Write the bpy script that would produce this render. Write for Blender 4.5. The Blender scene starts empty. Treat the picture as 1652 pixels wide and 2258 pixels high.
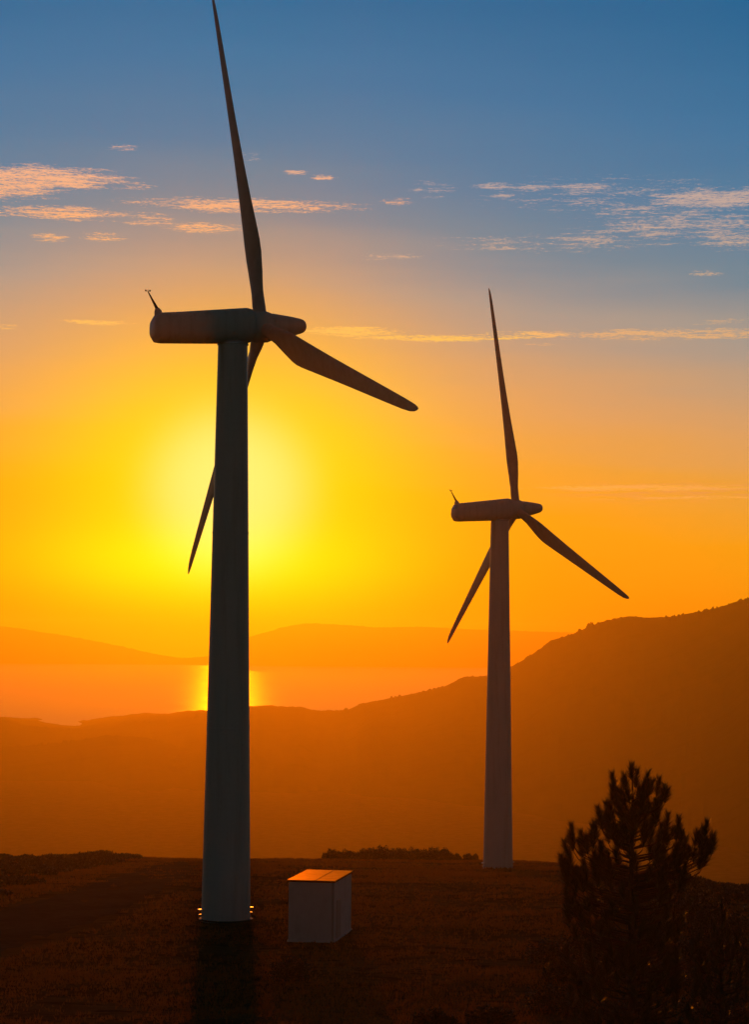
import bpy, math, random
import numpy as np
from mathutils import Vector, Matrix

random.seed(7)
rng = np.random.default_rng(11)
scene = bpy.context.scene
col = scene.collection

# ------------------------------------------------------------------ camera
F_PX, CAM_Z, PITCH, ROLL = 4800.0, 19.77, math.atan(271 / 4800.0), math.radians(0.49)
_R0 = Vector((1, 0, 0)); FWD = Vector((0, math.cos(PITCH), math.sin(PITCH)))
_U0 = Vector((0, -math.sin(PITCH), math.cos(PITCH)))
RT = _R0 * math.cos(ROLL) + _U0 * math.sin(ROLL)
UP = _U0 * math.cos(ROLL) - _R0 * math.sin(ROLL)
CAM = Vector((0, 0, CAM_Z))
cam_data = bpy.data.cameras.new("camera")
cam = bpy.data.objects.new("camera", cam_data)
col.objects.link(cam)
cam.matrix_world = Matrix((
    (RT.x, UP.x, -FWD.x, CAM.x), (RT.y, UP.y, -FWD.y, CAM.y), (RT.z, UP.z, -FWD.z, CAM.z), (0, 0, 0, 1)))
cam_data.sensor_fit = 'VERTICAL'
cam_data.sensor_height = 36.0
cam_data.lens = F_PX / 2258.0 * 36.0
cam_data.clip_start = 0.5
cam_data.clip_end = 60000.0
scene.camera = cam


def spot(u, v, depth):
    """World point seen at picture position (u, v) at a given distance ahead."""
    return CAM + FWD * depth + RT * ((u - 826) / F_PX * depth) + UP * ((1129 - v) / F_PX * depth)


# ------------------------------------------------------------------ render / view
scene.view_settings.view_transform = 'Standard'
scene.view_settings.look = 'None'
scene.view_settings.exposure = 0.0
scene.view_settings.gamma = 1.0
scene.cycles.use_denoising = True
scene.cycles.max_bounces = 8
scene.cycles.volume_bounces = 1
scene.cycles.transparent_max_bounces = 8
scene.cycles.sample_clamp_indirect = 4.0

# ------------------------------------------------------------------ sun
SUN_DIR = (spot(505, 1075, 1000) - CAM).normalized()
SUN_EL = math.asin(SUN_DIR.z)
SUN_AZ = math.atan2(SUN_DIR.x, SUN_DIR.y)
sun_data = bpy.data.lights.new("sun", 'SUN')
sun_data.energy = 0.68                       # a setting sun
sun_data.angle = math.radians(0.5)
sun_data.color = (1.0, 0.205, 0.0)
sun = bpy.data.objects.new("sun", sun_data)
col.objects.link(sun)
sun.rotation_euler = (-SUN_DIR).to_track_quat('-Z', 'Y').to_euler()


# ------------------------------------------------------------------ node helpers
class NT:
    def __init__(s, tree):
        s.t = tree; s.n = tree.nodes; s.l = tree.links

    def node(s, kind, **kw):
        n = s.n.new(kind)
        for k, v in kw.items():
            setattr(n, k, v)
        return n

    def put(s, sock, val):
        if isinstance(val, bpy.types.NodeSocket):
            s.l.new(val, sock)
        else:
            sock.default_value = val

    def math(s, op, a, b=None, c=None, clamp=False):
        n = s.node('ShaderNodeMath', operation=op, use_clamp=clamp)
        s.put(n.inputs[0], a)
        if b is not None: s.put(n.inputs[1], b)
        if c is not None: s.put(n.inputs[2], c)
        return n.outputs[0]

    def vmath(s, op, a, b=None, out=0):
        n = s.node('ShaderNodeVectorMath', operation=op)
        s.put(n.inputs[0], a)
        if b is not None: s.put(n.inputs[1], b)
        return n.outputs[out]

    def smooth(s, x, a, b, lo=0.0, hi=1.0):
        n = s.node('ShaderNodeMapRange', interpolation_type='SMOOTHSTEP')
        for i, v in enumerate((x, a, b, lo, hi)):
            s.put(n.inputs[i], v)
        return n.outputs[0]

    def mix(s, f, a, b, blend='MIX'):
        n = s.node('ShaderNodeMix', data_type='RGBA', blend_type=blend)
        s.put(n.inputs[0], f); s.put(n.inputs[6], a); s.put(n.inputs[7], b)
        return n.outputs[2]

    def noise(s, vec, scale, detail=4.0, rough=0.55, out=0):
        n = s.node('ShaderNodeTexNoise')
        if vec is not None: s.put(n.inputs['Vector'], vec)
        n.inputs['Scale'].default_value = scale
        n.inputs['Detail'].default_value = detail
        n.inputs['Roughness'].default_value = rough
        return n.outputs[out]

    def ramp(s, x, stops):
        n = s.node('ShaderNodeValToRGB')
        s.put(n.inputs[0], x)
        e = n.color_ramp.elements
        e[0].position, e[0].color = stops[0][0], (*stops[0][1], 1)
        e[1].position, e[1].color = stops[-1][0], (*stops[-1][1], 1)
        for p, c in stops[1:-1]:
            q = e.new(p); q.color = (*c, 1)
        return n.outputs[0]


def lin(r, g, b):
    f = lambda c: c / 255 / 12.92 if c / 255 <= 0.04045 else ((c / 255 + 0.055) / 1.055) ** 2.4
    return (f(r), f(g), f(b))


# ------------------------------------------------------------------ world: evening sky
world = bpy.data.worlds.new("World")
scene.world = world
world.use_nodes = True
W = NT(world.node_tree)
W.n.clear()
tc = W.node('ShaderNodeTexCoord')
D = W.vmath('NORMALIZE', tc.outputs['Generated'])
sx = W.node('ShaderNodeSeparateXYZ'); W.l.new(D, sx.inputs[0])
X, Y, Z = sx.outputs
DEG = 57.29578
el = W.math('MULTIPLY', W.math('ARCSINE', Z), DEG)
az = W.math('MULTIPLY', W.math('ARCTAN2', X, Y), DEG)
th = W.math('MULTIPLY', W.math('ARCCOSINE', W.vmath('DOT_PRODUCT', D, tuple(SUN_DIR), out=1)), DEG)
daz = W.math('SUBTRACT', az, math.degrees(SUN_AZ))
far_az = W.math('SUBTRACT', W.math('SQRT', W.math('ADD', W.math('MULTIPLY', daz, daz), 9.0)), 3.0)
right_az = W.math('MAXIMUM', daz, 0.0)
soft = W.noise(W.vmath('MULTIPLY', D, (3.0, 3.0, 26.0)), 2.0, 3.0)
e2 = W.math('ADD', el, W.math('MULTIPLY', far_az, 0.10))
e2 = W.math('ADD', e2, W.math('MULTIPLY', right_az, 0.06))
e2 = W.math('ADD', e2, W.math('MULTIPLY', W.math('SUBTRACT', soft, 0.5), 1.3))
SKY = [(-2.0, (1.0, .26, .0)), (0.0, (1.0, .28, .0)), (2.4, (1.0, .33, .003)), (4.2, (.96, .37, .008)),
       (5.6, (.84, .37, .045)), (7.0, (.72, .365, .125)), (8.3, (.55, .35, .195)), (9.6, (.36, .325, .275)),
       (11.2, (.145, .245, .308)), (13.0, (.070, .205, .338)), (15.0, (.035, .178, .345)), (18.2, (.008, .130, .295)),
       (22.0, (.025, .10, .23))]
front = W.ramp(W.math('DIVIDE', W.math('ADD', e2, 2.0), 24.0), [((e + 2) / 24, c) for e, c in SKY])
# glow round the sun (wider along the horizon than upwards)
de = W.math('SUBTRACT', el, math.degrees(SUN_EL))
de = W.math('MAXIMUM', W.math('MULTIPLY', de, 1.4), de)
th2 = W.math('SQRT', W.math('ADD', W.math('MULTIPLY', daz, daz), W.math('MULTIPLY', de, de)))
g1 = W.math('EXPONENT', W.math('MULTIPLY', W.math('POWER', W.math('DIVIDE', th2, 4.9), 2.4), -1.0))
low = W.math('ADD', W.math('POWER', W.math('DIVIDE', W.math('ADD', daz, .8), 4.8), 2.0),
             W.math('POWER', W.math('DIVIDE', W.math('SUBTRACT', el, 1.8), 1.0), 2.0))
g2 = W.math('EXPONENT', W.math('MULTIPLY', low, -1.0))
core = W.math('EXPONENT', W.math('MULTIPLY', W.math('POWER', W.math('DIVIDE', th, 1.95), 3.4), -1.0))


def scaled(c, f):
    n = W.node('ShaderNodeVectorMath', operation='SCALE')
    n.inputs[0].default_value = c; W.l.new(f, n.inputs['Scale'])
    return n.outputs[0]


glow = W.vmath('ADD', scaled((.15, .46, .0), g1), scaled((.25, .34, .0), g2))
glow = W.vmath('ADD', glow, scaled((.05, .16, .20), core))
# near the sun the high blue of the sky drowns in yellow
gm = W.math('EXPONENT', W.math('MULTIPLY', W.math('POWER', W.math('DIVIDE', th, 5.4), 2.6), -1.0))
front = W.mix(W.math('MULTIPLY', gm, 0.92, clamp=True), front, (1.0, .34, .004, 1))
front = W.vmath('ADD', front, glow)


# clouds: small lit puffs and streaks at fixed bearings and heights
def bearing(u, v):
    d = (spot(u, v, 1000) - CAM).normalized()
    return math.degrees(math.atan2(d.x, d.y)), math.degrees(math.asin(d.z))


cxy = W.node('ShaderNodeCombineXYZ'); W.l.new(az, cxy.inputs[0]); W.l.new(el, cxy.inputs[1])
AE = cxy.outputs[0]
puff_v = W.vmath('MULTIPLY', AE, (1.1, 7.5, 1.0))
warp = W.noise(AE, 0.9, 3.0, out=1)
warp = W.vmath('SUBTRACT', warp, (.5, .5, .5))
puff_v = W.vmath('ADD', puff_v, W.vmath('MULTIPLY', warp, (1.2, 1.4, 0)))
puffs = W.noise(puff_v, 3.9, 6.0, 0.7)
fine = W.noise(W.vmath('MULTIPLY', AE, (1.0, 4.0, 1.0)), 9.0, 4.0, 0.65)
streak_v = W.vmath('MULTIPLY', AE, (0.5, 7.0, 1.0))
streaks = W.noise(streak_v, 1.6, 4.0, 0.55)


def field(spots):
    tot = None
    for u, v, hu, hv, amp in spots:
        a, e = bearing(u, v)
        q = W.vmath('MULTIPLY', W.vmath('SUBTRACT', AE, (a, e, 0)), (83.8 / hu, 83.8 / hv, 0))
        r = W.vmath('LENGTH', q, out=1)
        m = W.smooth(r, 1.15, 0.25, 0.0, amp)
        tot = m if tot is None else W.math('MAXIMUM', tot, m)
    return tot


warm_spots = [(1430, 1076, 360, 9, 1.0), (1560, 1097, 220, 6, .8), (1300, 1100, 160, 5, .6), (90, 392, 240, 36, 1.0), (-20, 405, 220, 46, 1.0), (130, 470, 210, 22, .8), (540, 453, 330, 22, .88),
              (440, 502, 125, 15, .88), (110, 522, 55, 14, .75), (225, 522, 70, 14, .7), (330, 485, 80, 22, .6),
              (300, 410, 60, 12, .6), (650, 381, 35, 8, .85), (712, 391, 40, 8, .8), (270, 326, 50, 10, .55),
              (210, 711, 115, 8, .9), (770, 731, 170, 15, 1.0), (960, 746, 230, 10, 1.0), (1150, 740, 150, 12, .7), (15, 720, 40, 9, .6), (880, 445, 60, 12, .5)]
cool_spots = [(1090, 411, 70, 11, .8), (1110, 432, 40, 9, .75), (1180, 415, 80, 12, .7), (1290, 412, 150, 16, .6),
              (1560, 440, 190, 34, .95), (1640, 432, 110, 26, 1.0), (1390, 462, 130, 22, .65), (1500, 500, 300, 44, .68), (1350, 430, 420, 60, .38), (1250, 535, 420, 30, .42),
              (1620, 520, 150, 42, .62), (1300, 530, 210, 24, .56), (1100, 541, 60, 14, .72), (860, 566, 120, 12, .55),
              (960, 415, 70, 30, .45), (1560, 602, 60, 9, .55), (1220, 739, 110, 14, .75), (1400, 737, 300, 18, .8),
              (1580, 737, 160, 18, .85), (1600, 712, 90, 12, .5), (1190, 760, 60, 6, .6), (560, 345, 60, 16, .4)]


def cloud_mask(spots):
    f = field(spots)
    body = W.math('ADD', W.math('MULTIPLY', W.math('SUBTRACT', puffs, .5), 1.5),
                  W.math('ADD', W.math('MULTIPLY', W.math('SUBTRACT', fine, .5), .8), W.math('MULTIPLY', W.math('SUBTRACT', streaks, .5), 1.3)))
    return W.math('MULTIPLY', W.smooth(W.math('ADD', W.math('MULTIPLY', f, 0.62), body), 0.20, 0.74, 0.0, 1.0), W.smooth(f, .02, .35))


mw = cloud_mask(warm_spots); mc = cloud_mask(cool_spots)
warm_col = W.ramp(W.math('DIVIDE', el, 14.0), [(.22, (1.0, .44, .07)), (.34, (1.0, .48, .08)), (.46, (1.0, .64, .08)), (.62, (1.0, .52, .13)), (.78, (1.0, .46, .20)), (1.0, (.80, .48, .36))])
cool_col = W.ramp(W.math('DIVIDE', el, 14.0), [(.45, (.95, .45, .13)), (.62, (.80, .46, .20)), (.78, (.66, .44, .33)), (1.0, (.62, .45, .38))])
front = W.mix(W.math('MULTIPLY', mw, 0.92), front, warm_col)
front = W.mix(W.math('MULTIPLY', mc, 0.78), front, cool_col)
# thin level veil low on the right
va, ve = bearing(1500, 1083)
veil = W.math('MULTIPLY', W.smooth(az, 3.5, 8.0), W.math('EXPONENT', W.math('MULTIPLY', W.math('POWER', W.math('DIVIDE', W.math('SUBTRACT', el, ve), 0.22), 2.0), -1.0)))
veil = W.math('MULTIPLY', veil, W.smooth(streaks, .42, .6))
front = W.mix(W.math('MULTIPLY', veil, 0.5), front, (.84, .32, .10, 1))

sky = W.node('ShaderNodeTexSky', sky_type='NISHITA', sun_disc=False)
sky.sun_elevation = SUN_EL
sky.sun_rotation = SUN_AZ
sky.air_density = 1.0; sky.dust_density = 1.5; sky.ozone_density = 1.0
rest = W.node('ShaderNodeVectorMath', operation='SCALE')
W.l.new(sky.outputs[0], rest.inputs[0]); rest.inputs['Scale'].default_value = 0.021
toward = W.math('MULTIPLY', W.smooth(W.math('ABSOLUTE', daz), 60.0, 22.0), W.smooth(el, 40.0, 19.0))
final = W.mix(toward, rest.outputs[0], front)
bg = W.node('ShaderNodeBackground'); W.l.new(final, bg.inputs[0]); bg.inputs[1].default_value = 1.0
wo = W.node('ShaderNodeOutputWorld'); W.l.new(bg.outputs[0], wo.inputs[0])


# ------------------------------------------------------------------ materials
def material(name):
    m = bpy.data.materials.new(name); m.use_nodes = True
    t = NT(m.node_tree)
    b = next(n for n in t.n if n.type == 'BSDF_PRINCIPLED')
    o = next(n for n in t.n if n.type == 'OUTPUT_MATERIAL')
    return m, t, b, o


def bump(t, b, h, strength, dist):
    n = t.node('ShaderNodeBump'); t.put(n.inputs['Height'], h)
    n.inputs['Strength'].default_value = strength; n.inputs['Distance'].default_value = dist
    t.l.new(n.outputs[0], b.inputs['Normal'])


def mat_paint(name, base, rough, dirt, stretch=(1.2, 1.2, .09)):
    m, t, b, o = material(name)
    tcn = t.node('ShaderNodeTexCoord')
    v = t.vmath('MULTIPLY', tcn.outputs['Object'], stretch)
    n = t.noise(v, 1.6, 5.0, .6)
    n2 = t.noise(tcn.outputs['Object'], 5.0, 4.0, .6)
    f = t.math('ADD', t.smooth(n, .45, .75, 0, .7), t.smooth(n2, .5, .8, 0, .3))
    t.put(b.inputs['Base Color'], t.mix(f, (*base, 1), (*dirt, 1)))
    t.put(b.inputs['Roughness'], t.math('ADD', t.math('MULTIPLY', n2, .2), rough - .1))
    return m


M_tower = mat_paint('tower_paint', (.70, .71, .73), .45, (.52, .52, .52))
M_nacelle = mat_paint('nacelle_shell', (.66, .67, .69), .42, (.46, .46, .46))
M_steel, _t, _b, _ = material('galvanised_steel')
_b.inputs['Metallic'].default_value = .9
_n = _t.noise(_t.node('ShaderNodeTexCoord').outputs['Object'], 14.0, 3.0)
_t.put(_b.inputs['Base Color'], _t.mix(_n, (.45, .45, .45, 1), (.65, .64, .62, 1)))
_b.inputs['Roughness'].default_value = .3
M_polish, _t, _b, _ = material('polished_steel')
_b.inputs['Metallic'].default_value = 1.0
_t.put(_b.inputs['Base Color'], _t.mix(_t.noise(None, 20.0), (.75, .72, .66, 1), (.85, .83, .78, 1)))
_b.inputs['Roughness'].default_value = .32
M_dark, _t, _b, _ = material('dark_rubber')
_t.put(_b.inputs['Base Color'], _t.mix(_t.noise(None, 8.0), (.03, .03, .03, 1), (.06, .06, .06, 1)))
_b.inputs['Roughness'].default_value = .6


def mat_translucent(name, c1, c2, trans, f_trans, scale, rough=.5, spec=.3):
    m, t, b, o = material(name)
    tcn = t.node('ShaderNodeTexCoord')
    n = t.noise(tcn.outputs['Object'], scale, 4.0, .6)
    c = t.mix(t.smooth(n, .3, .7), (*c1, 1), (*c2, 1))
    t.put(b.inputs['Base Color'], c)
    b.inputs['Roughness'].default_value = rough
    b.inputs['Specular IOR Level'].default_value = spec
    tr = t.node('ShaderNodeBsdfTranslucent'); tr.inputs[0].default_value = (*trans, 1)
    mx = t.node('ShaderNodeMixShader'); mx.inputs[0].default_value = f_trans
    t.l.new(b.outputs[0], mx.inputs[1]); t.l.new(tr.outputs[0], mx.inputs[2]); t.l.new(mx.outputs[0], o.inputs[0])
    return m


M_blade = mat_translucent('blade_glassfibre', (.62, .63, .65), (.50, .50, .50), (.70, .64, .58), .26, 1.5, .4, .4)
M_needle = mat_translucent('pine_needles', (.018, .032, .012), (.032, .044, .015), (.03, .045, .01), .10, 3.0, .32, .5)
M_leaf = mat_translucent('scrub_leaves', (.022, .028, .012), (.042, .040, .016), (.02, .02, .006), .05, .8, .5, .25)
M_grass = mat_translucent('dry_grass', (.085, .045, .018), (.155, .082, .034), (.29, .115, .024), .5, .25, .7, .15)
M_bark, _t, _b, _ = material('pine_bark')
_t.put(_b.inputs['Base Color'], _t.mix(_t.noise(_t.vmath('MULTIPLY', _t.node('ShaderNodeTexCoord').outputs['Object'], (9, 9, 3)), 1.0, 5.0), (.02, .013, .009, 1), (.07, .045, .03, 1)))
_b.inputs['Roughness'].default_value = .9


def mat_earth(name, a, b_, c, s1, s2, bs):
    m, t, b, o = material(name)
    tcn = t.node('ShaderNodeTexCoord')
    P = tcn.outputs['Object']
    n1 = t.noise(P, s1, 6.0, .62); n2 = t.noise(t.vmath('MULTIPLY', P, (.5, 1.6, 1)), s2, 6.0, .65)
    col_ = t.mix(t.smooth(n1, .35, .65), (*a, 1), (*b_, 1))
    col_ = t.mix(t.smooth(n2, .48, .70), col_, (*c, 1))
    t.put(b.inputs['Base Color'], col_)
    b.inputs['Roughness'].default_value = .95
    b.inputs['Specular IOR Level'].default_value = 0.0
    bump(t, b, t.math('ADD', n2, t.noise(P, s2 * 4, 4.0, .7)), .7, bs)
    return m


M_ground = mat_earth('hilltop_soil', (.075, .045, .021), (.12, .072, .033), (.042, .027, .014), .12, .8, .12)
M_path = mat_earth('track_gravel', (.075, .054, .036), (.058, .042, .028), (.095, .07, .046), .2, 2.0, .03)
M_hill = mat_earth('wooded_hill', (.030, .034, .018), (.045, .040, .020), (.022, .026, .014), .006, .03, 2.0)
M_wall = mat_paint('kiosk_render', (.62, .62, .63), .8, (.50, .50, .50), (.7, .7, .5))
M_door = mat_paint('kiosk_door_paint', (.42, .43, .42), .5, (.30, .30, .30))
M_roof, _t, _b, _ = material('kiosk_roof_sheet')
_P = _t.node('ShaderNodeTexCoord').outputs['Object']
_n = _t.noise(_P, 1.3, 5.0, .6)
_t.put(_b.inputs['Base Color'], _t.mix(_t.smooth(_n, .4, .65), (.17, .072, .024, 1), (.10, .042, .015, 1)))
_t.put(_b.inputs['Roughness'], _t.math('ADD', .25, _t.math('MULTIPLY', _n, .2)))
_b.inputs['Metallic'].default_value = 1.0
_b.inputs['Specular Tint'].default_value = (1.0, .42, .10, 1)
bump(_t, _b, _t.noise(_P, 6.0, 3.0), .25, .02)
M_sea, _t, _b, _o = material('sea_water')
_P = _t.node('ShaderNodeTexCoord').outputs['Object']
_n = _t.noise(_t.vmath('MULTIPLY', _P, (.0008, .004, 1)), 1.0, 6.0, .65)
_b.inputs['Base Color'].default_value = (.012, .02, .026, 1)
_b.inputs['Specular IOR Level'].default_value = 0.0
_b.inputs['Roughness'].default_value = 1.0
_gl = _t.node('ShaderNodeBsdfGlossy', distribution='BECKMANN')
_gl.inputs['Color'].default_value = (.42, .40, .15, 1)  # evening tone put into the gloss colour: less blue sky, weaker sun glint
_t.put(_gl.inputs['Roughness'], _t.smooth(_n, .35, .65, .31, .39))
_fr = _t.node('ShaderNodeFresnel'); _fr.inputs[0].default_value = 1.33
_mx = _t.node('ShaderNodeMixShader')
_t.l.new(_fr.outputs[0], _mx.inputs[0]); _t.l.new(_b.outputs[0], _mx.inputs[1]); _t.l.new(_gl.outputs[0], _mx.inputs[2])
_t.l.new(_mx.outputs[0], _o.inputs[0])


# ------------------------------------------------------------------ mesh helpers
class MB:
    def __init__(s):
        s.v = []; s.f = []

    def add(s, verts, faces):
        k = len(s.v)
        s.v.extend(tuple(x) for x in verts)
        s.f.extend(tuple(i + k for i in f) for f in faces)

    def rings(s, rings, cap0=True, cap1=True):
        n = len(rings[0]); k = len(s.v)
        for r in rings: s.v.extend(tuple(p) for p in r)
        for i in range(len(rings) - 1):
            for j in range(n):
                a = k + i * n + j; b = k + i * n + (j + 1) % n
                s.f.append((a, b, b + n, a + n))
        if cap0: s.f.append(tuple(k + j for j in reversed(range(n))))
        if cap1: s.f.append(tuple(k + (len(rings) - 1) * n + j for j in range(n)))

    def lathe(s, prof, n=48, axis='z', at=(0, 0, 0)):
        rr = []
        for r, h in prof:
            ring = []
            for j in range(n):
                a = 2 * math.pi * j / n
                c, d = r * math.cos(a), r * math.sin(a)
                ring.append((at[0] + c, at[1] + d, at[2] + h) if axis == 'z' else (at[0] + h, at[1] + c, at[2] + d))
            rr.append(ring)
        s.rings(rr)

    def tube(s, pts, rad, n=8):
        pts = [Vector(p) for p in pts]; rr = []
        for i, p in enumerate(pts):
            d = (pts[min(i + 1, len(pts) - 1)] - pts[max(i - 1, 0)]).normalized()
            a = d.cross(Vector((0, 0, 1)) if abs(d.z) < .9 else Vector((1, 0, 0))).normalized()
            b = d.cross(a)
            r = rad[i] if isinstance(rad, (list, tuple)) else rad
            rr.append([p + a * r * math.cos(2 * math.pi * j / n) + b * r * math.sin(2 * math.pi * j / n) for j in range(n)])
        s.rings(rr)

    def box(s, lo, hi):
        x0, y0, z0 = lo; x1, y1, z1 = hi
        s.add([(x0, y0, z0), (x1, y0, z0), (x1, y1, z0), (x0, y1, z0), (x0, y0, z1), (x1, y0, z1), (x1, y1, z1), (x0, y1, z1)],
              [(3, 2, 1, 0), (4, 5, 6, 7), (0, 1, 5, 4), (1, 2, 6, 5), (2, 3, 7, 6), (3, 0, 4, 7)])

    def build(s, name, mat, parent=None, smooth=False, bevel=0.0):
        me = bpy.data.meshes.new(name)
        me.from_pydata(s.v, [], s.f); me.update()
        me.materials.append(mat)
        if smooth:
            me.polygons.foreach_set('use_smooth', [True] * len(me.polygons))
            me.set_sharp_from_angle(angle=math.radians(40))
        o = bpy.data.objects.new(name, me)
        col.objects.link(o)
        if parent is not None: o.parent = parent
        if bevel:
            b = o.modifiers.new('bevel', 'BEVEL'); b.width = bevel; b.segments = 2
        return o


def np_mesh(name, verts, tris, mat, parent=None):
    me = bpy.data.meshes.new(name)
    verts = np.asarray(verts, np.float32); tris = np.asarray(tris, np.int32)
    me.vertices.add(len(verts)); me.vertices.foreach_set('co', verts.ravel())
    me.loops.add(tris.size); me.loops.foreach_set('vertex_index', tris.ravel())
    me.polygons.add(len(tris)); me.polygons.foreach_set('loop_start', np.arange(0, tris.size, tris.shape[1], dtype=np.int32))
    me.update(calc_edges=True); me.validate()
    me.materials.append(mat)
    o = bpy.data.objects.new(name, me); col.objects.link(o)
    if parent is not None: o.parent = parent
    return o


def tag(o, label, cat, group=None):
    o['label'] = label; o['category'] = cat
    if group: o['group'] = group
    return o


def structure(o):
    o['kind'] = 'structure'; return o


def empty(name, loc, rz=0.0):
    o = bpy.data.objects.new(name, None); col.objects.link(o)
    o.empty_display_size = .5
    o.location = loc; o.rotation_euler = (0, 0, rz)
    return o


def copy_tree(o, parent=None):
    c = o.copy(); col.objects.link(c)
    if parent is not None: c.parent = parent
    for ch in list(o.children): copy_tree(ch, c)
    return c


# smooth value noise for terrain (numpy)
_perm = rng.random((256, 256))


def vnoise(x, y):
    xi = np.floor(x).astype(int); yi = np.floor(y).astype(int)
    fx = x - xi; fy = y - yi
    fx = fx * fx * (3 - 2 * fx); fy = fy * fy * (3 - 2 * fy)
    g = lambda a, b: _perm[a % 256, b % 256]
    return (g(xi, yi) * (1 - fx) + g(xi + 1, yi) * fx) * (1 - fy) + (g(xi, yi + 1) * (1 - fx) + g(xi + 1, yi + 1) * fx) * fy


def fbm(x, y, o=5, gain=.5):
    t = 0; a = 1; s = 0
    for i in range(o):
        t = t + a * vnoise(x * 2 ** i + 17.3 * i, y * 2 ** i + 5.1 * i); s += a; a *= gain
    return t / s - .5


# ------------------------------------------------------------------ ground
_PY = [-60, 0, 40, 70, 85, 100, 115, 130, 152, 180, 215, 252, 285, 312, 325, 340, 370, 420, 520, 700, 1000, 1500, 2500]
_PZ = [19, 18, 11.5, 5.4, 3.0, 1.1, .2, .05, 0, -1.15, -3.7, -6.95, -9.75, -12.3, -13.75, -16.0, -23, -36, -62, -95, -122, -140, -150]


def ground_z(x, y):
    x = np.asarray(x, float); y = np.asarray(y, float)
    yy = np.linspace(-60, 2500, 12801); zz = np.interp(yy, _PY, _PZ)
    k = np.hanning(61); k /= k.sum()
    zs = np.convolve(np.pad(zz, 30, mode='edge'), k, 'valid')
    z = np.interp(y, yy, zs)
    far = np.clip((y - 140) / 120, 0, 1)
    right = np.clip((x - 22) / 34, 0, 3)
    z = z - far * 5.2 * right ** 1.4 * (1 - np.clip((y - 400) / 500, 0, 1))
    left = np.clip((-x - 14) / 40, 0, 3)
    z = z - np.clip((y - 100) / 60, 0, 1) * 1.2 * left ** 1.2 * (1 - np.clip((y - 200) / 80, 0, 1))
    z = z + .55 * fbm(x / 11, y / 16, 4) * np.clip((y - 20) / 60, 0, 1) + .16 * fbm(x / 2.2 + 40, y / 2.6, 3)
    return np.maximum(z, -158.0)


def gz(x, y): return float(ground_z(np.array([x]), np.array([y]))[0])


def on_ground(u, v, y0=70.0, y1=330.0):
    """First ground point along a picture ray."""
    ds = np.arange(y0, y1, .25)
    pts = [spot(u, v, 1.0) - CAM]
    d = pts[0]
    xs = CAM.x + d.x * ds; ys = CAM.y + d.y * ds; zs = CAM.z + d.z * ds
    hit = np.nonzero(zs <= ground_z(xs, ys))[0]
    i = hit[0] if len(hit) else len(ds) - 1
    return Vector((xs[i], ys[i], zs[i])), float(ds[i])


def under(u, depth):
    """Ground point straight below the picture column u at a distance."""
    p = spot(u, 1400, depth)
    return Vector((p.x, p.y, gz(p.x, p.y)))


def grid_mesh(name, xs, ys, zfun, mat):
    Xg, Yg = np.meshgrid(xs, ys)
    Zg = zfun(Xg, Yg)
    n, m = len(ys), len(xs)
    v = np.stack([Xg, Yg, Zg], -1).reshape(-1, 3)
    idx = np.arange(n * m).reshape(n, m)
    q = np.stack([idx[:-1, :-1], idx[:-1, 1:], idx[1:, 1:], idx[1:, :-1]], -1).reshape(-1, 4)
    o = np_mesh(name, v, q, mat)
    o.data.polygons.foreach_set('use_smooth', [True] * len(o.data.polygons))
    return o


gxs = np.concatenate([np.linspace(-3600, -90, 50, endpoint=False), np.linspace(-90, 90, 361), np.linspace(90, 3600, 51)[1:]])
gys = np.concatenate([np.linspace(-60, 70, 60, endpoint=False), np.linspace(70, 350, 561), np.geomspace(352, 2500, 70)])
structure(grid_mesh('ground', gxs, gys, ground_z, M_ground))

# dirt track climbing from the left edge towards the crest
up_edge = [(-60, 2024), (0, 2008), (90, 1986), (190, 1955), (270, 1930), (330, 1911), (400, 1900)]
lo_edge = [(-60, 2120), (0, 2100), (120, 2062), (250, 2015), (330, 1977), (400, 1940), (448, 1915)]
pv, pf = [], []
NR = 9
for i in range(49):
    t = i / 48 * 6; k = min(int(t), 5); fr = t - k
    a = [up_edge[k][c] * (1 - fr) + up_edge[k + 1][c] * fr for c in (0, 1)]
    b = [lo_edge[k][c] * (1 - fr) + lo_edge[k + 1][c] * fr for c in (0, 1)]
    pa, _ = on_ground(*a); pb, _ = on_ground(*b)
    for j in range(NR):
        w = j / (NR - 1) + .03 * math.sin(i * 1.9) * (j in (0, NR - 1))
        p = pa.lerp(pb, w)
        pv.append((p.x, p.y, gz(p.x, p.y) + .035 - .02 * math.cos(4 * math.pi * j / (NR - 1))))
for i in range(48):
    for j in range(NR - 1):
        a = i * NR + j
        pf.append((a, a + 1, a + NR + 1, a + NR))
path_xy = np.array([(p[0], p[1]) for p in pv])
path = np_mesh('path', pv, pf, M_path); structure(path)
path.data.polygons.foreach_set('use_smooth', [True] * len(path.data.polygons))

# ------------------------------------------------------------------ sea and hills
SEA_Z = -160.0
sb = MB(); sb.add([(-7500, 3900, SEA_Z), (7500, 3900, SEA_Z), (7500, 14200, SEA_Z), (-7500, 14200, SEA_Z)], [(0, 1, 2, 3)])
structure(sb.build('sea', M_sea))


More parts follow.
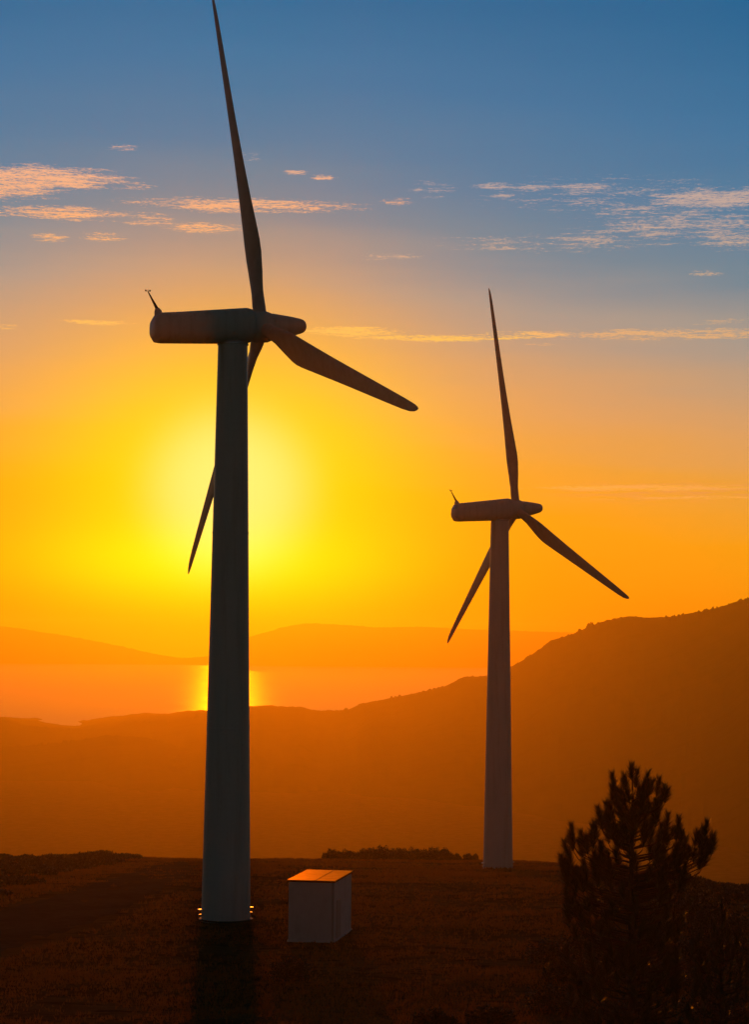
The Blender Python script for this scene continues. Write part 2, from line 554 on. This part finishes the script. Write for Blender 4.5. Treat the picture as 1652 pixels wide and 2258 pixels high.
def ridge(name, prof, depth_of, front_len, back_len, foot, us, rows, bump_px, seed, rough):
    pu = [p[0] for p in prof]; pvv = [p[1] for p in prof]
    us = np.asarray(us, float)
    Dp = depth_of(us)
    vv = np.interp(us, pu, pvv)
    crest = np.array([tuple(spot(u, v, d)) for u, v, d in zip(us, vv, Dp)])
    crest[:, 2] += fbm(us / 46 + seed, us * 0 + 3.1, 4, .6) * bump_px * 1.4 / F_PX * Dp
    wood = np.maximum(fbm(us / 9 + seed, us * 0 + 8.7, 3, .75) + .03, 0) * bump_px * 7.5 / F_PX * Dp * (.15 + 1.6 * vnoise(us / 48 + seed, us * 0 + .5) ** 2)
    dirs = crest.copy(); dirs[:, 2] = 0; dirs /= np.linalg.norm(dirs, axis=1)[:, None]
    out = []
    for s in rows:
        off = s * (front_len if s < 0 else back_len)
        p = crest + dirs * (off * np.ones(len(us)))[:, None]
        w = abs(s) ** (0.85 if s < 0 else 1.1)
        z = crest[:, 2] * (1 - w) + foot * w
        spur = fbm(us / 170 + seed * 3, us * 0 + 1.5 + .25 * s, 4)
        z = z + np.sin(math.pi * min(abs(s), 1)) * rough * (spur * 1.6 + fbm(p[:, 0] / 160, p[:, 1] / 160, 4) * .7)
        z = z + min(1, abs(s) * 6) * 5.0 * fbm(p[:, 0] / 22, p[:, 1] / 22, 3)
        if s != 0: z = np.minimum(z, crest[:, 2] - abs(off) * .02)
        z = z + wood * max(0.0, 1 - abs(off) / 14.0)
        out.append(np.stack([p[:, 0], p[:, 1], z], -1))
    n, m = len(rows), len(us)
    v = np.concatenate(out)
    idx = np.arange(n * m).reshape(n, m)
    q = np.stack([idx[:-1, :-1], idx[:-1, 1:], idx[1:, 1:], idx[1:, :-1]], -1).reshape(-1, 4)
    o = np_mesh(name, v, q, M_hill)
    return structure(o)


rows = np.concatenate([-np.linspace(1, 0, 40) ** 1.3, [.006, .014], np.linspace(0, 1, 14)[1:]])
near_prof = [(-1500, 1420), (-700, 1530), (-200, 1580), (0, 1589), (30, 1596), (60, 1604), (100, 1604), (150, 1608), (200, 1608), (240, 1605), (285, 1596),
             (330, 1592), (370, 1592), (410, 1584), (460, 1580), (550, 1566), (620, 1559), (670, 1561), (700, 1568), (765, 1567),
             (800, 1552), (830, 1547), (880, 1535), (940, 1526), (985, 1514), (1010, 1500), (1025, 1493), (1075, 1490),
             (1130, 1468), (1160, 1452), (1200, 1425), (1215, 1412), (1250, 1404), (1300, 1380), (1340, 1369), (1390, 1358), (1430, 1361),
             (1480, 1361), (1520, 1352), (1570, 1344), (1652, 1318), (1800, 1290), (2100, 1300), (2600, 1350), (3400, 1450)]
ridge('hills', near_prof, lambda u: np.interp(u, [-1500, 0, 700, 1130, 1652, 3400], [3500, 3400, 3400, 3200, 2800, 2600]), 1300, 1300,
      SEA_Z - 3, np.arange(-1500, 3401, 2.0), rows, 3.2, 2.0, 26.0)
# a nearer fold of the left ridge
fold_prof = [(-1500, 1600), (-200, 1640), (0, 1650), (120, 1640), (240, 1622), (320, 1626), (450, 1660), (650, 1730), (900, 1830), (1300, 1900)]
ridge('foothills', fold_prof, lambda u: np.interp(u, [-1500, 450, 1300], [2900, 2850, 2600]), 750, 450,
      SEA_Z - 3, np.arange(-1500, 1301, 3.0), rows, 3.0, 9.0, 18.0)
far_prof = [(-1600, 1384), (-300, 1378), (0, 1380), (120, 1398), (230, 1418), (330, 1440), (400, 1452), (470, 1446), (550, 1404), (600, 1391), (640, 1380),
            (675, 1375), (740, 1377), (830, 1384), (900, 1383), (1000, 1386), (1100, 1390), (1250, 1395), (1700, 1390), (3000, 1386)]
ridge('far_hills', far_prof, lambda u: np.interp(u, [-1600, 3000], [12900, 12900]), 560, 900,
      SEA_Z - 3, np.arange(-1600, 3001, 5.0), rows, 1.2, 5.0, 30.0)

# ------------------------------------------------------------------ wind turbine (built once, facing local +x)
TILT = math.radians(5.0)
TOWER_H = 40.0


def blade_mesh(phase, hub, R):
    """One blade; span direction turns in the plane across the rotor axis."""
    n = Vector((math.cos(TILT), 0, math.sin(TILT)))
    s = Vector((0, 1, 0)); t = n.cross(s)
    d = t * math.cos(phase) + s * math.sin(phase)
    e = -t * math.sin(phase) + s * math.cos(phase)
    st = [(.45, .95, .95, .5), (1.4, .95, .95, .5), (1.75, 1.0, .90, .48), (2.6, 1.28, .66, .42), (3.8, 1.75, .52, .36), (5.2, 2.12, .44, .33), (6.1, 2.18, .40, .32),
          (7.2, 2.08, .36, .31), (9.5, 1.82, .30, .30), (12.5, 1.53, .23, .29), (15.5, 1.30, .175, .29), (18.5, 1.10, .13, .29), (21.5, .90, .09, .29),
          (23.4, .76, .065, .29), (24.5, .62, .05, .30), (25.1, .45, .035, .34), (25.45, .25, .02, .40), (25.6, .06, .008, .5)]
    N = 24; rr = []
    for r, c, th_, le in st:
        tw = math.radians(np.interp(r, [0, 2, 5, 9, 14, 25.6], [12, 12, 10, 5, 1, -1]))
        ch = e * math.cos(tw) - n * math.sin(tw)
        nr = d.cross(ch)
        round_ = float(np.interp(r, [1.75, 5.2], [1, 0]))
        ring = []
        for j in range(N):
            a = 2 * math.pi * j / N
            xc = math.cos(a)
            # ellipse at the root, airfoil further out
            thick = math.sin(a) * (round_ + (1 - round_) * (.62 + .38 * xc))
            ring.append(hub + d * (r * R / 25.6) + ch * (c * (xc * .5 + .5 - (1 - le))) + nr * (thick * th_ * .5))
        rr.append(ring)
    mb = MB(); mb.rings(rr)
    return mb


def build_turbine(phase, R):
    root = empty('wind_turbine', (0, 0, 0))
    # tower: tapered steel tube in three sections with welded joints
    mb = MB(); prof = []
    rad = lambda z: 1.71 + (1.035 - 1.71) * z / TOWER_H
    for z in np.linspace(-1.5, TOWER_H, 43):
        prof.append((rad(max(z, 0)), z))
    mb.lathe(prof, 72)
    tower = mb.build('tower', M_tower, root, smooth=True)
    for zj in (13.2, 26.8):
        f = MB(); r = rad(zj)
        f.lathe([(r + .002, zj - .06), (r + .022, zj - .05), (r + .022, zj + .05), (r + .002, zj + .06)], 72)
        f.build('joint_ring', M_tower, tower, smooth=True)
    fb = MB()
    fb.lathe([(1.74, .02), (1.86, .02), (1.86, .10), (1.74, .12)], 72)
    fb.build('base_flange', M_dark, root)
    # polished plates added either side of the foot, tops angled to glint
    for sx_ in (-1, 1):
        for zc, ln_, dp in ((.80, .30, .26), (.46, .26, .13)):
            cb = MB()
            xa, xb = sx_ * 1.60, sx_ * (1.71 + ln_)
            for dz, dx in ((0.0, 0.0),):
                x0, x1 = min(xa, xb), max(xa, xb)
                zo = [zc + .03 if abs(q - xa) < 1e-6 else zc + .015 for q in (x0, x1)]
                y0, y1 = -dp, dp
                cb.add([(x0, y0, zo[0] - .06), (x1, y0, zo[1] - .06), (x1, y1, zo[1] - .075), (x0, y1, zo[0] - .075),
                        (x0, y0, zo[0]), (x1, y0, zo[1]), (x1, y1, zo[1] - .014), (x0, y1, zo[0] - .014)],
                       [(3, 2, 1, 0), (4, 5, 6, 7), (0, 1, 5, 4), (1, 2, 6, 5), (2, 3, 7, 6), (3, 0, 4, 7)])
            cb.build('glint_plate', M_polish, root, bevel=.012)
    # bearing collar under the nacelle
    yb = MB(); yb.lathe([(1.03, TOWER_H - .02), (1.10, TOWER_H + .0), (1.10, TOWER_H + .10), (1.02, TOWER_H + .2)], 56)
    yb.build('yaw_bearing', M_steel, root, smooth=True)
    # nacelle: rounded body, flat underneath, rising slightly to the front
    secs = [(-5.95, .62, 1.20, 1.1), (-5.88, .85, 1.20, 1.35), (-5.68, 1.00, 1.21, 1.98), (-5.3, 1.05, 1.22, 2.13), (-4.0, 1.08, 1.25, 2.20), (-2.0, 1.13, 1.31, 2.34),
            (0.0, 1.18, 1.37, 2.48), (.9, 1.20, 1.395, 2.54), (1.22, 1.13, 1.40, 2.38), (1.30, 1.02, 1.40, 2.14)]
    rr = []
    for x, hw, zc, h in secs:
        ring = []
        for j in range(48):
            a = 2 * math.pi * j / 48
            c, s = math.cos(a), math.sin(a)
            pw = .80
            ring.append((x, hw * math.copysign(abs(c) ** pw, c), TOWER_H + zc - .04 + .06 * x + h * .5 * math.copysign(abs(s) ** pw, s)))
        rr.append(ring)
    nb = MB(); nb.rings(rr)
    nac = nb.build('nacelle', M_nacelle, root, smooth=True)
    # hub and nose cone turn about the tilted axis
    HUB = Vector((2.18, 0, TOWER_H + 1.42))
    n = Vector((math.cos(TILT), 0, math.sin(TILT)))

    def ax_lathe(mb_, prof_, nseg=48):
        t = n.cross(Vector((0, 1, 0))); s = Vector((0, 1, 0))
        mb_.rings([[HUB + n * x + (t * math.cos(2 * math.pi * j / nseg) + s * math.sin(2 * math.pi * j / nseg)) * r for j in range(nseg)] for r, x in prof_])
    h_ = MB(); ax_lathe(h_, [(.80, -.98), (1.02, -.80), (1.10, -.55), (1.10, .35), (1.0, .62), (.90, .74)])
    hub = h_.build('hub', M_nacelle, root, smooth=True)
    sp = MB(); ax_lathe(sp, [(.93, .745), (.94, .86), (.88, 1.2), (.76, 1.9), (.64, 2.5), (.54, 2.92), (.46, 3.14), (.34, 3.28), (.17, 3.36), (.02, 3.385)])
    sp.build('nose_cone', M_nacelle, root, smooth=True)
    for k in range(3):
        b = blade_mesh(phase + k * 2 * math.pi / 3, HUB, R).build('blade', M_blade, root, smooth=True)
    # wind vane mast on the tail, leaning back
    wv = MB()
    wv.tube([(-5.50, 0, TOWER_H + 1.6), (-5.56, 0, TOWER_H + 2.02), (-5.64, 0, TOWER_H + 2.22)], [.30, .26, .14], 14)
    ped = wv.build('mast_foot', M_nacelle, root, smooth=True)
    wm = MB(); tip = Vector((-6.30, 0, TOWER_H + 3.32)); base = Vector((-5.58, 0, TOWER_H + 2.1))
    wm.tube([base, base.lerp(tip, .5), base.lerp(tip, .82), tip], [.12, .075, .05, .035], 10)
    mast = wm.build('wind_vane_mast', M_dark, root, smooth=True)
    wc = MB()
    wc.tube([tip + Vector((-.17, 0, .03)), tip + Vector((.13, 0, .05))], .018, 6)
    wc.tube([tip, tip + Vector((-.02, 0, .16))], .018, 6)
    for off in (-.17, .13):
        c = tip + Vector((off, 0, .06))
        wc.tube([c + Vector((0, 0, -.06)), c, c + Vector((0, 0, .07))], [.02, .06, .055], 8)
    wc.build('anemometer', M_steel, mast, smooth=True)
    return root


T1 = build_turbine(math.radians(11.8), 25.6)
b1 = spot(497.5, 2030, 150.6)
T1.location = (b1.x, b1.y, 0); T1.rotation_euler = (0, 0, math.radians(24.4))
tag(T1, 'large near wind turbine with a thick grey tower standing in front of the sun', 'wind turbine')
T2 = build_turbine(math.radians(6.4), 26.5)
b2 = spot(1098.5, 1917, 249.8)
T2.location = (b2.x, b2.y, b2.z); T2.rotation_euler = (0, 0, math.radians(23.6))
tag(T2, 'smaller far wind turbine on the crest with dark mountain ridge behind its tower', 'wind turbine')

# ------------------------------------------------------------------ transformer kiosk
SH_YAW = math.radians(-10.0)
sc_, sd = on_ground(735, 2079)
shed = empty('transformer_kiosk', (sc_.x, sc_.y, gz(sc_.x, sc_.y)), SH_YAW)      # origin: near right corner
PX = F_PX / sd
Wd, Dp_, Ht = 102 / PX, 6.2, 131 / PX
w = MB(); w.box((-Wd, 0, -.8), (0, Dp_, Ht)); w.build('walls', M_wall, shed, bevel=.03)
pl = MB(); pl.box((-Wd - .06, -.06, -.8), (.06, Dp_ + .06, .10)); pl.build('plinth', M_wall, shed, bevel=.02)
rl = MB(); xm = -Wd * .42
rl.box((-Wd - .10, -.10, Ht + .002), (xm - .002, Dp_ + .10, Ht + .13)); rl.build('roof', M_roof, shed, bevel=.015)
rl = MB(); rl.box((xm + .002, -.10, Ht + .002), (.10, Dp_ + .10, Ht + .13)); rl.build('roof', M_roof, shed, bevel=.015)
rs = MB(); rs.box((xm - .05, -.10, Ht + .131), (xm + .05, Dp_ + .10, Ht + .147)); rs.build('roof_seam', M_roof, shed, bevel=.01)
cp = MB(); cp.box((-.12, -.014, .102), (.014, .12, Ht - .002)); cp.build('corner_trim', M_door, shed)
dr = MB(); dr.box((.002, .9, .14), (.045, 2.3, 2.6)); door = dr.build('door', M_door, shed, bevel=.01)
ln = MB()
for k in range(9): ln.box((.046, 1.1, 1.75 + k * .07), (.062, 2.1, 1.785 + k * .07))
ln.build('louvre', M_door, door)
hn = MB(); hn.tube([(.05, 2.15, 1.25), (.10, 2.15, 1.25), (.10, 2.02, 1.25)], .015, 6); hn.build('handle', M_steel, door)
vn = MB()
for k in range(7): vn.box((-Wd * .62, -.03, .45 + k * .09), (-Wd * .38, -.002, .50 + k * .09))
vn.build('vent', M_wall, shed)
tag(shed, 'square pale grey transformer kiosk with an orange lit flat roof beside the near tower', 'utility kiosk')


# ------------------------------------------------------------------ plants
def leaf_cloud(lumps, n, size, seed, flat=1.0):
    """Leaf-sized triangles spread through a set of lumps (cx, cy, cz, rx, ry, rz)."""
    r = np.random.default_rng(seed)
    L = np.array(lumps, float)
    vol = (L[:, 3] * L[:, 4] * L[:, 5]) ** .7
    k = r.choice(len(L), n, p=vol / vol.sum())
    d = r.normal(size=(n, 3)); d /= np.linalg.norm(d, axis=1)[:, None]
    rad = r.random(n) ** .33
    rad = rad * (.82 + 1.0 * fbm(d[:, 0] * 2.2 + 9 * k, d[:, 1] * 2.2 + d[:, 2] * 1.7, 3))
    c = L[k, :3] + d * rad[:, None] * L[k, 3:6]
    a = r.normal(size=(n, 3)) + np.array([0, 0, .9]); a /= np.linalg.norm(a, axis=1)[:, None]
    b = np.cross(a, r.normal(size=(n, 3))); b /= np.linalg.norm(b, axis=1)[:, None]
    s = size * (.6 + .8 * r.random(n))[:, None]
    v = np.stack([c - b * s * .35, c + b * s * .35, c + a * s], 1).reshape(-1, 3)
    return v, np.arange(n * 3).reshape(-1, 3)


def shrub(name, at, width, height, n, size, seed, label, group, depth=None, stems=True):
    root = empty(name, at)
    r = random.Random(seed)
    lumps = []
    nl = max(3, int(width / max(height, .3) * 2.2))
    depth = depth or width * .8
    for i in range(nl):
        x = (i + .5) / nl * 2 - 1
        hh = height * (.55 + .45 * math.sqrt(max(0, 1 - x * x * .8))) * r.uniform(.7, 1.0)
        lumps.append((x * width * .42, r.uniform(-.3, .3) * depth, hh * .45, width * .8 / nl, depth * .4, hh * .6))
    lumps.append((0, 0, height * .5, width * .28, depth * .35, height * .52))
    v, t = leaf_cloud(lumps, n, size, seed)
    v[:, 2] = np.maximum(v[:, 2], -.1)
    np_mesh('foliage', v, t, M_leaf, root)
    if stems:
        mb = MB()
        for i in range(5):
            a = r.uniform(0, 6.28)
            e_ = (math.cos(a) * width * .3, math.sin(a) * depth * .3, height * r.uniform(.5, .8))
            mb.tube([(0, 0, -.3), (e_[0] * .4, e_[1] * .4, e_[2] * .5), e_], [.05, .03, .012], 5)
        mb.build('stem', M_bark, root)
    tag(root, label, 'shrub', group)
    return root


def needle_shoots(shoots, per, nl, seed, wide=.019):
    """Needles round each shoot: (base, tip)."""
    r = np.random.default_rng(seed); V = []
    for b, t in shoots:
        b = np.array(b); t = np.array(t)
        ax = t - b; L = np.linalg.norm(ax); ax /= L
        n = int(per * L / .8) + 10
        s = r.random(n) ** .8
        a = r.random(n) * 2 * np.pi
        x = np.cross(ax, [0.3, .9, .2]); x /= np.linalg.norm(x); y = np.cross(ax, x)
        radial = np.cos(a)[:, None] * x + np.sin(a)[:, None] * y
        up = .55 + 1.3 * s * s + .8 * r.random(n)
        d = radial + ax * up[:, None]; d /= np.linalg.norm(d, axis=1)[:, None]
        ln_ = nl * (.5 + .7 * r.random(n)) * (1.08 - .30 * s)
        p = b + ax * (s * L)[:, None]
        wv = np.cross(d, r.normal(size=(n, 3))); wv /= np.linalg.norm(wv, axis=1)[:, None]
        V.append(np.stack([p - wv * wide * .5, p + wv * wide * .5, p + d * ln_[:, None]], 1).reshape(-1, 3))
    v = np.concatenate(V)
    return v, np.arange(len(v)).reshape(-1, 3)


def pine(name, u0, depth, v_top, outline, seed, n_inner, half_w, label, group=None, per=430, nl=.50, low=.03):
    base = under(u0, depth)
    top = spot(u0 - 5, v_top, depth)
    H = top.z - base.z
    root = empty(name, base)
    r = random.Random(seed)
    s = depth / F_PX
    tr = MB()
    tpts = [(0, 0, -.4)] + [((top.x - base.x) * q + .05 * math.sin(q * 9), .04 * math.sin(q * 7), H * q) for q in (.15, .3, .45, .6, .75, .88, .97)]
    r0 = .014 * H + .02
    tr.tube(tpts, [r0 * 1.25, r0, r0 * .9, r0 * .75, r0 * .6, r0 * .45, r0 * .3, r0 * .12], 12)
    trunk = tr.build('trunk', M_bark, root, smooth=True)
    shoots = [((top.x - base.x, 0, H - .75), (top.x - base.x, 0, H - .08))]
    limbs = MB()

    def grow(tipp, ln_, yoff):
        bx = tipp[0] + r.uniform(-.06, .06) - .12 * math.copysign(1, tipp[0])
        b = (bx, yoff, tipp[2] - ln_)
        t = (tipp[0], yoff + r.uniform(-.08, .08), tipp[2])
        shoots.append((b, t))
        out = math.hypot(b[0], b[1])
        zj = max(.25, b[2] - .35 * out - .2)
        j = ((top.x - base.x) * zj / H, 0, zj)
        mid = (b[0] * .62, b[1] * .62, zj + (b[2] - zj) * .32)
        q2 = (b[0] * .92, b[1] * .92, zj + (b[2] - zj) * .70)
        limbs.tube([j, mid, q2, b, t], [.035 + .008 * out, .026, .020, .014, .006], 5)
    for (uu, vv, lpx) in outline:
        p = spot(uu, vv, depth)
        grow((p.x - base.x, 0, p.z - base.z), lpx * s * .85, r.uniform(-.5, .5))
        for _ in range(2):
            grow((p.x - base.x + r.uniform(-.32, .32), 0, p.z - base.z - r.uniform(.25, .8)), lpx * s * r.uniform(.4, .7), r.uniform(-.7, .7))
    for _ in range(n_inner):
        q = low + (1 - low) * (1 - r.random() ** .8) * .93
        hw = np.interp(q, half_w[0], half_w[1]) * s
        a = r.uniform(0, 6.283); rr_ = hw * math.sqrt(.12 + .83 * r.random())
        grow((math.cos(a) * rr_, 0, H * q), r.uniform(.45, 1.0), math.sin(a) * rr_ * .9)
    limbs.build('limbs', M_bark, root)
    v, t = needle_shoots(shoots, per, nl, seed)
    np_mesh('crown', v, t, M_needle, root)
    tag(root, label, 'tree', group)
    return root


def z2d(x, y): return ((x / 2.426 + 1600) * .7243, (y / 2.426 + 2280) * .7243)


out_crop = [(640, 190, 150), (725, 200, 120), (830, 165, 150), (890, 180, 150), (985, 225, 150), (1040, 300, 110), (930, 245, 120), (660, 300, 150),
            (525, 430, 160), (600, 410, 150), (700, 330, 150), (850, 300, 160), (960, 400, 150), (490, 570, 150), (330, 560, 150), (395, 610, 110),
            (290, 690, 140), (310, 760, 150), (1035, 480, 160), (1120, 510, 190), (1180, 660, 150), (1140, 720, 120), (1330, 540, 200), (1270, 620, 130), (1375, 630, 130),
            (1340, 720, 140), (1300, 700, 110), (450, 650, 150), (420, 820, 160), (300, 830, 170), (355, 900, 150), (300, 1040, 160), (330, 1110, 150), (430, 880, 180), (545, 700, 200), (560, 800, 180),
            (640, 520, 160), (700, 560, 170), (1000, 560, 180), (930, 620, 170), (880, 480, 170), (1010, 760, 180), (1170, 840, 130), (760, 480, 150), (660, 760, 160), (390, 1150, 160), (480, 1000, 180)]
outline = [(*z2d(x, y), l / 2.426 * .7243) for x, y, l in out_crop]
pine('pine_tree', 1397, 100.0, 1684, outline, 5, 185,
     ([0, .12, .3, .48, .6, .72, .82, .92, 1], [110, 150, 155, 160, 135, 105, 70, 50, 8]),
     'tall dark young pine with upright shoots at the lower right of the picture')
pine('pine_tree', 1592, 103.0, 1985, [], 8, 95,
     ([0, .2, .5, .8, 1], [70, 95, 75, 45, 6]),
     'short bushy pine sapling to the right of the tall pine', per=330, nl=.34, low=.03)
# shrubs along the crest between the towers
crest = [(738, 40, 15), (775, 46, 14), (812, 50, 19), (850, 56, 22), (890, 48, 20), (925, 58, 22), (962, 50, 24), (985, 34, 19), (1012, 16, 10), (1035, 18, 11), (1052, 10, 8)]
for i, (u, wpx, hpx) in enumerate(crest):
    d_ = 316 + (i % 3) * 2
    shrub('shrub', under(u, d_), wpx * d_ / F_PX * 1.25, (hpx + 9) * d_ / F_PX, 4200 if wpx > 20 else 1300, .17, 100 + i,
          'low dark shrub in the row on the crest between the two towers', 'shrubs along the crest between the towers')

# dark scrub covering the shoulder at the left
lumps = []
tl = [(-120, 1900), (0, 1893), (60, 1888), (110, 1887), (150, 1880), (230, 1873), (270, 1879), (300, 1881), (320, 1893)]
r = random.Random(3)
for k in range(230):
    u = r.uniform(-120, 312); vt = np.interp(u, [a for a, _ in tl], [b for _, b in tl])
    vb = np.interp(u, [-120, 0, 100, 200, 320], [2010, 1985, 1950, 1925, 1897])
    q = r.random() ** .9
    dd = 302 - 135 * q * np.clip((320 - u) / 300, .0, 1)
    g = under(u, dd)
    vtop = vt + (vb - vt) * q * .8
    ht = spot(u, vtop, dd).z - g.z
    ht = min(max(ht, .5), 4.0)
    lumps.append((g.x, g.y, g.z + ht * .45, r.uniform(.9, 1.9), r.uniform(.9, 1.7), ht * .60))
v, t = leaf_cloud(lumps, 150000, .26, 77)
sc = np_mesh('scrub', v, t, M_leaf); sc['kind'] = 'stuff'
tag(sc, 'dark band of dense scrub covering the hill shoulder at the left edge', 'scrub')

# heath on the mound behind the pine, right
mound = []
for k in range(140):
    u = r.uniform(1330, 1720); q = r.random()
    vt = np.interp(u, [1330, 1500, 1560, 1610, 1640, 1720], [1922, 1918, 1928, 1950, 1975, 2010])
    dd = 205 - 55 * q
    g = under(u, dd)
    ht = spot(u, vt + 60 * q, dd).z - g.z
    ht = min(max(ht, .5), 7.5)
    mound.append((g.x, g.y, g.z + ht * .45, r.uniform(.7, 1.5), r.uniform(.7, 1.4), ht * .58))
v, t = leaf_cloud(mound, 80000, .20, 78)
mo = np_mesh('scrub', v, t, M_leaf); mo['kind'] = 'stuff'
tag(mo, 'dark mound of heath scrub behind the pine at the right edge', 'scrub')

# foreground shrubs
fore = [(640, 2165, 95, 62, 'loose shrub in the shadow below the kiosk', None),
        (1215, 2128, 120, 62, 'dark leafy shrub at the foot of the tall pine', 'shrubs at the foot of the pine'),
        (1290, 2120, 110, 75, 'dark leafy shrub at the foot of the tall pine', 'shrubs at the foot of the pine'),
        (1310, 2175, 130, 80, 'dark leafy shrub at the foot of the tall pine', 'shrubs at the foot of the pine'),
        (1350, 2110, 100, 70, 'dark leafy shrub at the foot of the tall pine', 'shrubs at the foot of the pine'),
        (1395, 2180, 140, 80, 'dark leafy shrub at the foot of the tall pine', 'shrubs at the foot of the pine'),
        (1460, 2110, 130, 85, 'dark leafy shrub at the foot of the tall pine', 'shrubs at the foot of the pine'),
        (1490, 2190, 160, 95, 'dark leafy shrub at the foot of the tall pine', 'shrubs at the foot of the pine'),
        (1545, 2125, 130, 90, 'dark leafy shrub at the foot of the tall pine', 'shrubs at the foot of the pine'),
        (1560, 2060, 110, 70, 'dark leafy shrub at the foot of the tall pine', 'shrubs at the foot of the pine'),
        (1620, 2080, 120, 80, 'dark leafy shrub at the foot of the tall pine', 'shrubs at the foot of the pine'),
        (1640, 2150, 140, 110, 'dark leafy shrub at the foot of the tall pine', 'shrubs at the foot of the pine'),
        (1240, 2165, 90, 50, 'dark leafy shrub at the foot of the tall pine', 'shrubs at the foot of the pine'),
        (1230, 2235, 150, 70, 'heath bush along the bottom edge right of the kiosk shadow', 'heath bushes along the bottom edge'),
        (1080, 2258, 120, 45, 'heath bush along the bottom edge right of the kiosk shadow', 'heath bushes along the bottom edge'),
        (960, 2262, 110, 40, 'heath bush along the bottom edge right of the kiosk shadow', 'heath bushes along the bottom edge'),
        (1400, 2260, 190, 80, 'heath bush along the bottom edge right of the kiosk shadow', 'heath bushes along the bottom edge'),
        (1580, 2255, 190, 95, 'heath bush along the bottom edge right of the kiosk shadow', 'heath bushes along the bottom edge')]
for i, (u, v_, wpx, hpx, lab, grp) in enumerate(fore):
    g, d_ = on_ground(u, v_, 60)
    shrub('shrub', g, wpx * d_ / F_PX, hpx * d_ / F_PX, 3600, .10, 300 + i, lab, grp)

# ------------------------------------------------------------------ dry grass
n = 90000
gy = 92 + (325 - 92) * rng.random(n) ** 1.15
gx = (rng.random(n) * 2 - 1) * (.19 * gy + 2)
dens = fbm(gx / 8, gy / 6, 4) + .5
keep = rng.random(n) < np.clip((dens - .28) * 3.0, .08, 1)
# keep the track, the tower feet and the kiosk clear
cell = set((int(a // .8), int(b // .8)) for a, b in path_xy)
wide = set((i + di, j + dj) for i, j in cell for di in (-1, 0, 1) for dj in (-1, 0, 1))
keep &= np.array([(int(a // .8), int(b // .8)) not in wide for a, b in zip(gx, gy)])
for o_, rad_ in ((T1, 2.1), (T2, 2.1)):
    keep &= np.hypot(gx - o_.location.x, gy - o_.location.y) > rad_
cs, sn = math.cos(SH_YAW), math.sin(SH_YAW)
lx = (gx - shed.location.x) * cs + (gy - shed.location.y) * sn
ly = -(gx - shed.location.x) * sn + (gy - shed.location.y) * cs
keep &= ~((lx > -Wd - .2) & (lx < .2) & (ly > -.2) & (ly < Dp_ + .2))
gx, gy, dens = gx[keep], gy[keep], dens[keep]
B = 4
gx = np.repeat(gx, B) + rng.normal(0, .10, len(gx) * B); gy = np.repeat(gy, B) + rng.normal(0, .10, len(gy) * B)
dens = np.repeat(dens, B)
n = len(gx)
gzv = ground_z(gx, gy)
h = (.10 + .26 * np.clip(dens, .2, .9)) * (.5 + .8 * rng.random(n))
a = rng.random(n) * np.pi
wv = np.stack([np.cos(a), np.sin(a), a * 0], -1) * (.022 + .0001 * gy)[:, None]
p = np.stack([gx, gy, gzv - .02], -1)
lean = np.stack([rng.normal(0, .35, n), rng.normal(0, .35, n), np.ones(n)], -1) * h[:, None]
v = np.stack([p - wv, p + wv, p + lean], 1).reshape(-1, 3)
gr = np_mesh('grass', v, np.arange(n * 3).reshape(-1, 3), M_grass)
gr['kind'] = 'stuff'
tag(gr, 'short dry grass tufts covering the hilltop', 'grass')

# ------------------------------------------------------------------ haze
hz, t, b, o = material('evening_haze')
t.n.remove(b)
vol = t.node('ShaderNodeVolumePrincipled')
vol.inputs['Color'].default_value = (1.0, .74, .05, 1)
vol.inputs['Density'].default_value = .00013
vol.inputs['Anisotropy'].default_value = .82
t.l.new(vol.outputs[0], o.inputs['Volume'])
hb = MB(); hb.box((-7600, -220, -166), (7600, 14400, 100))
haze = hb.build('haze', hz); haze['kind'] = 'stuff'
tag(haze, 'golden evening haze filling the air over the hills and the sea', 'haze')
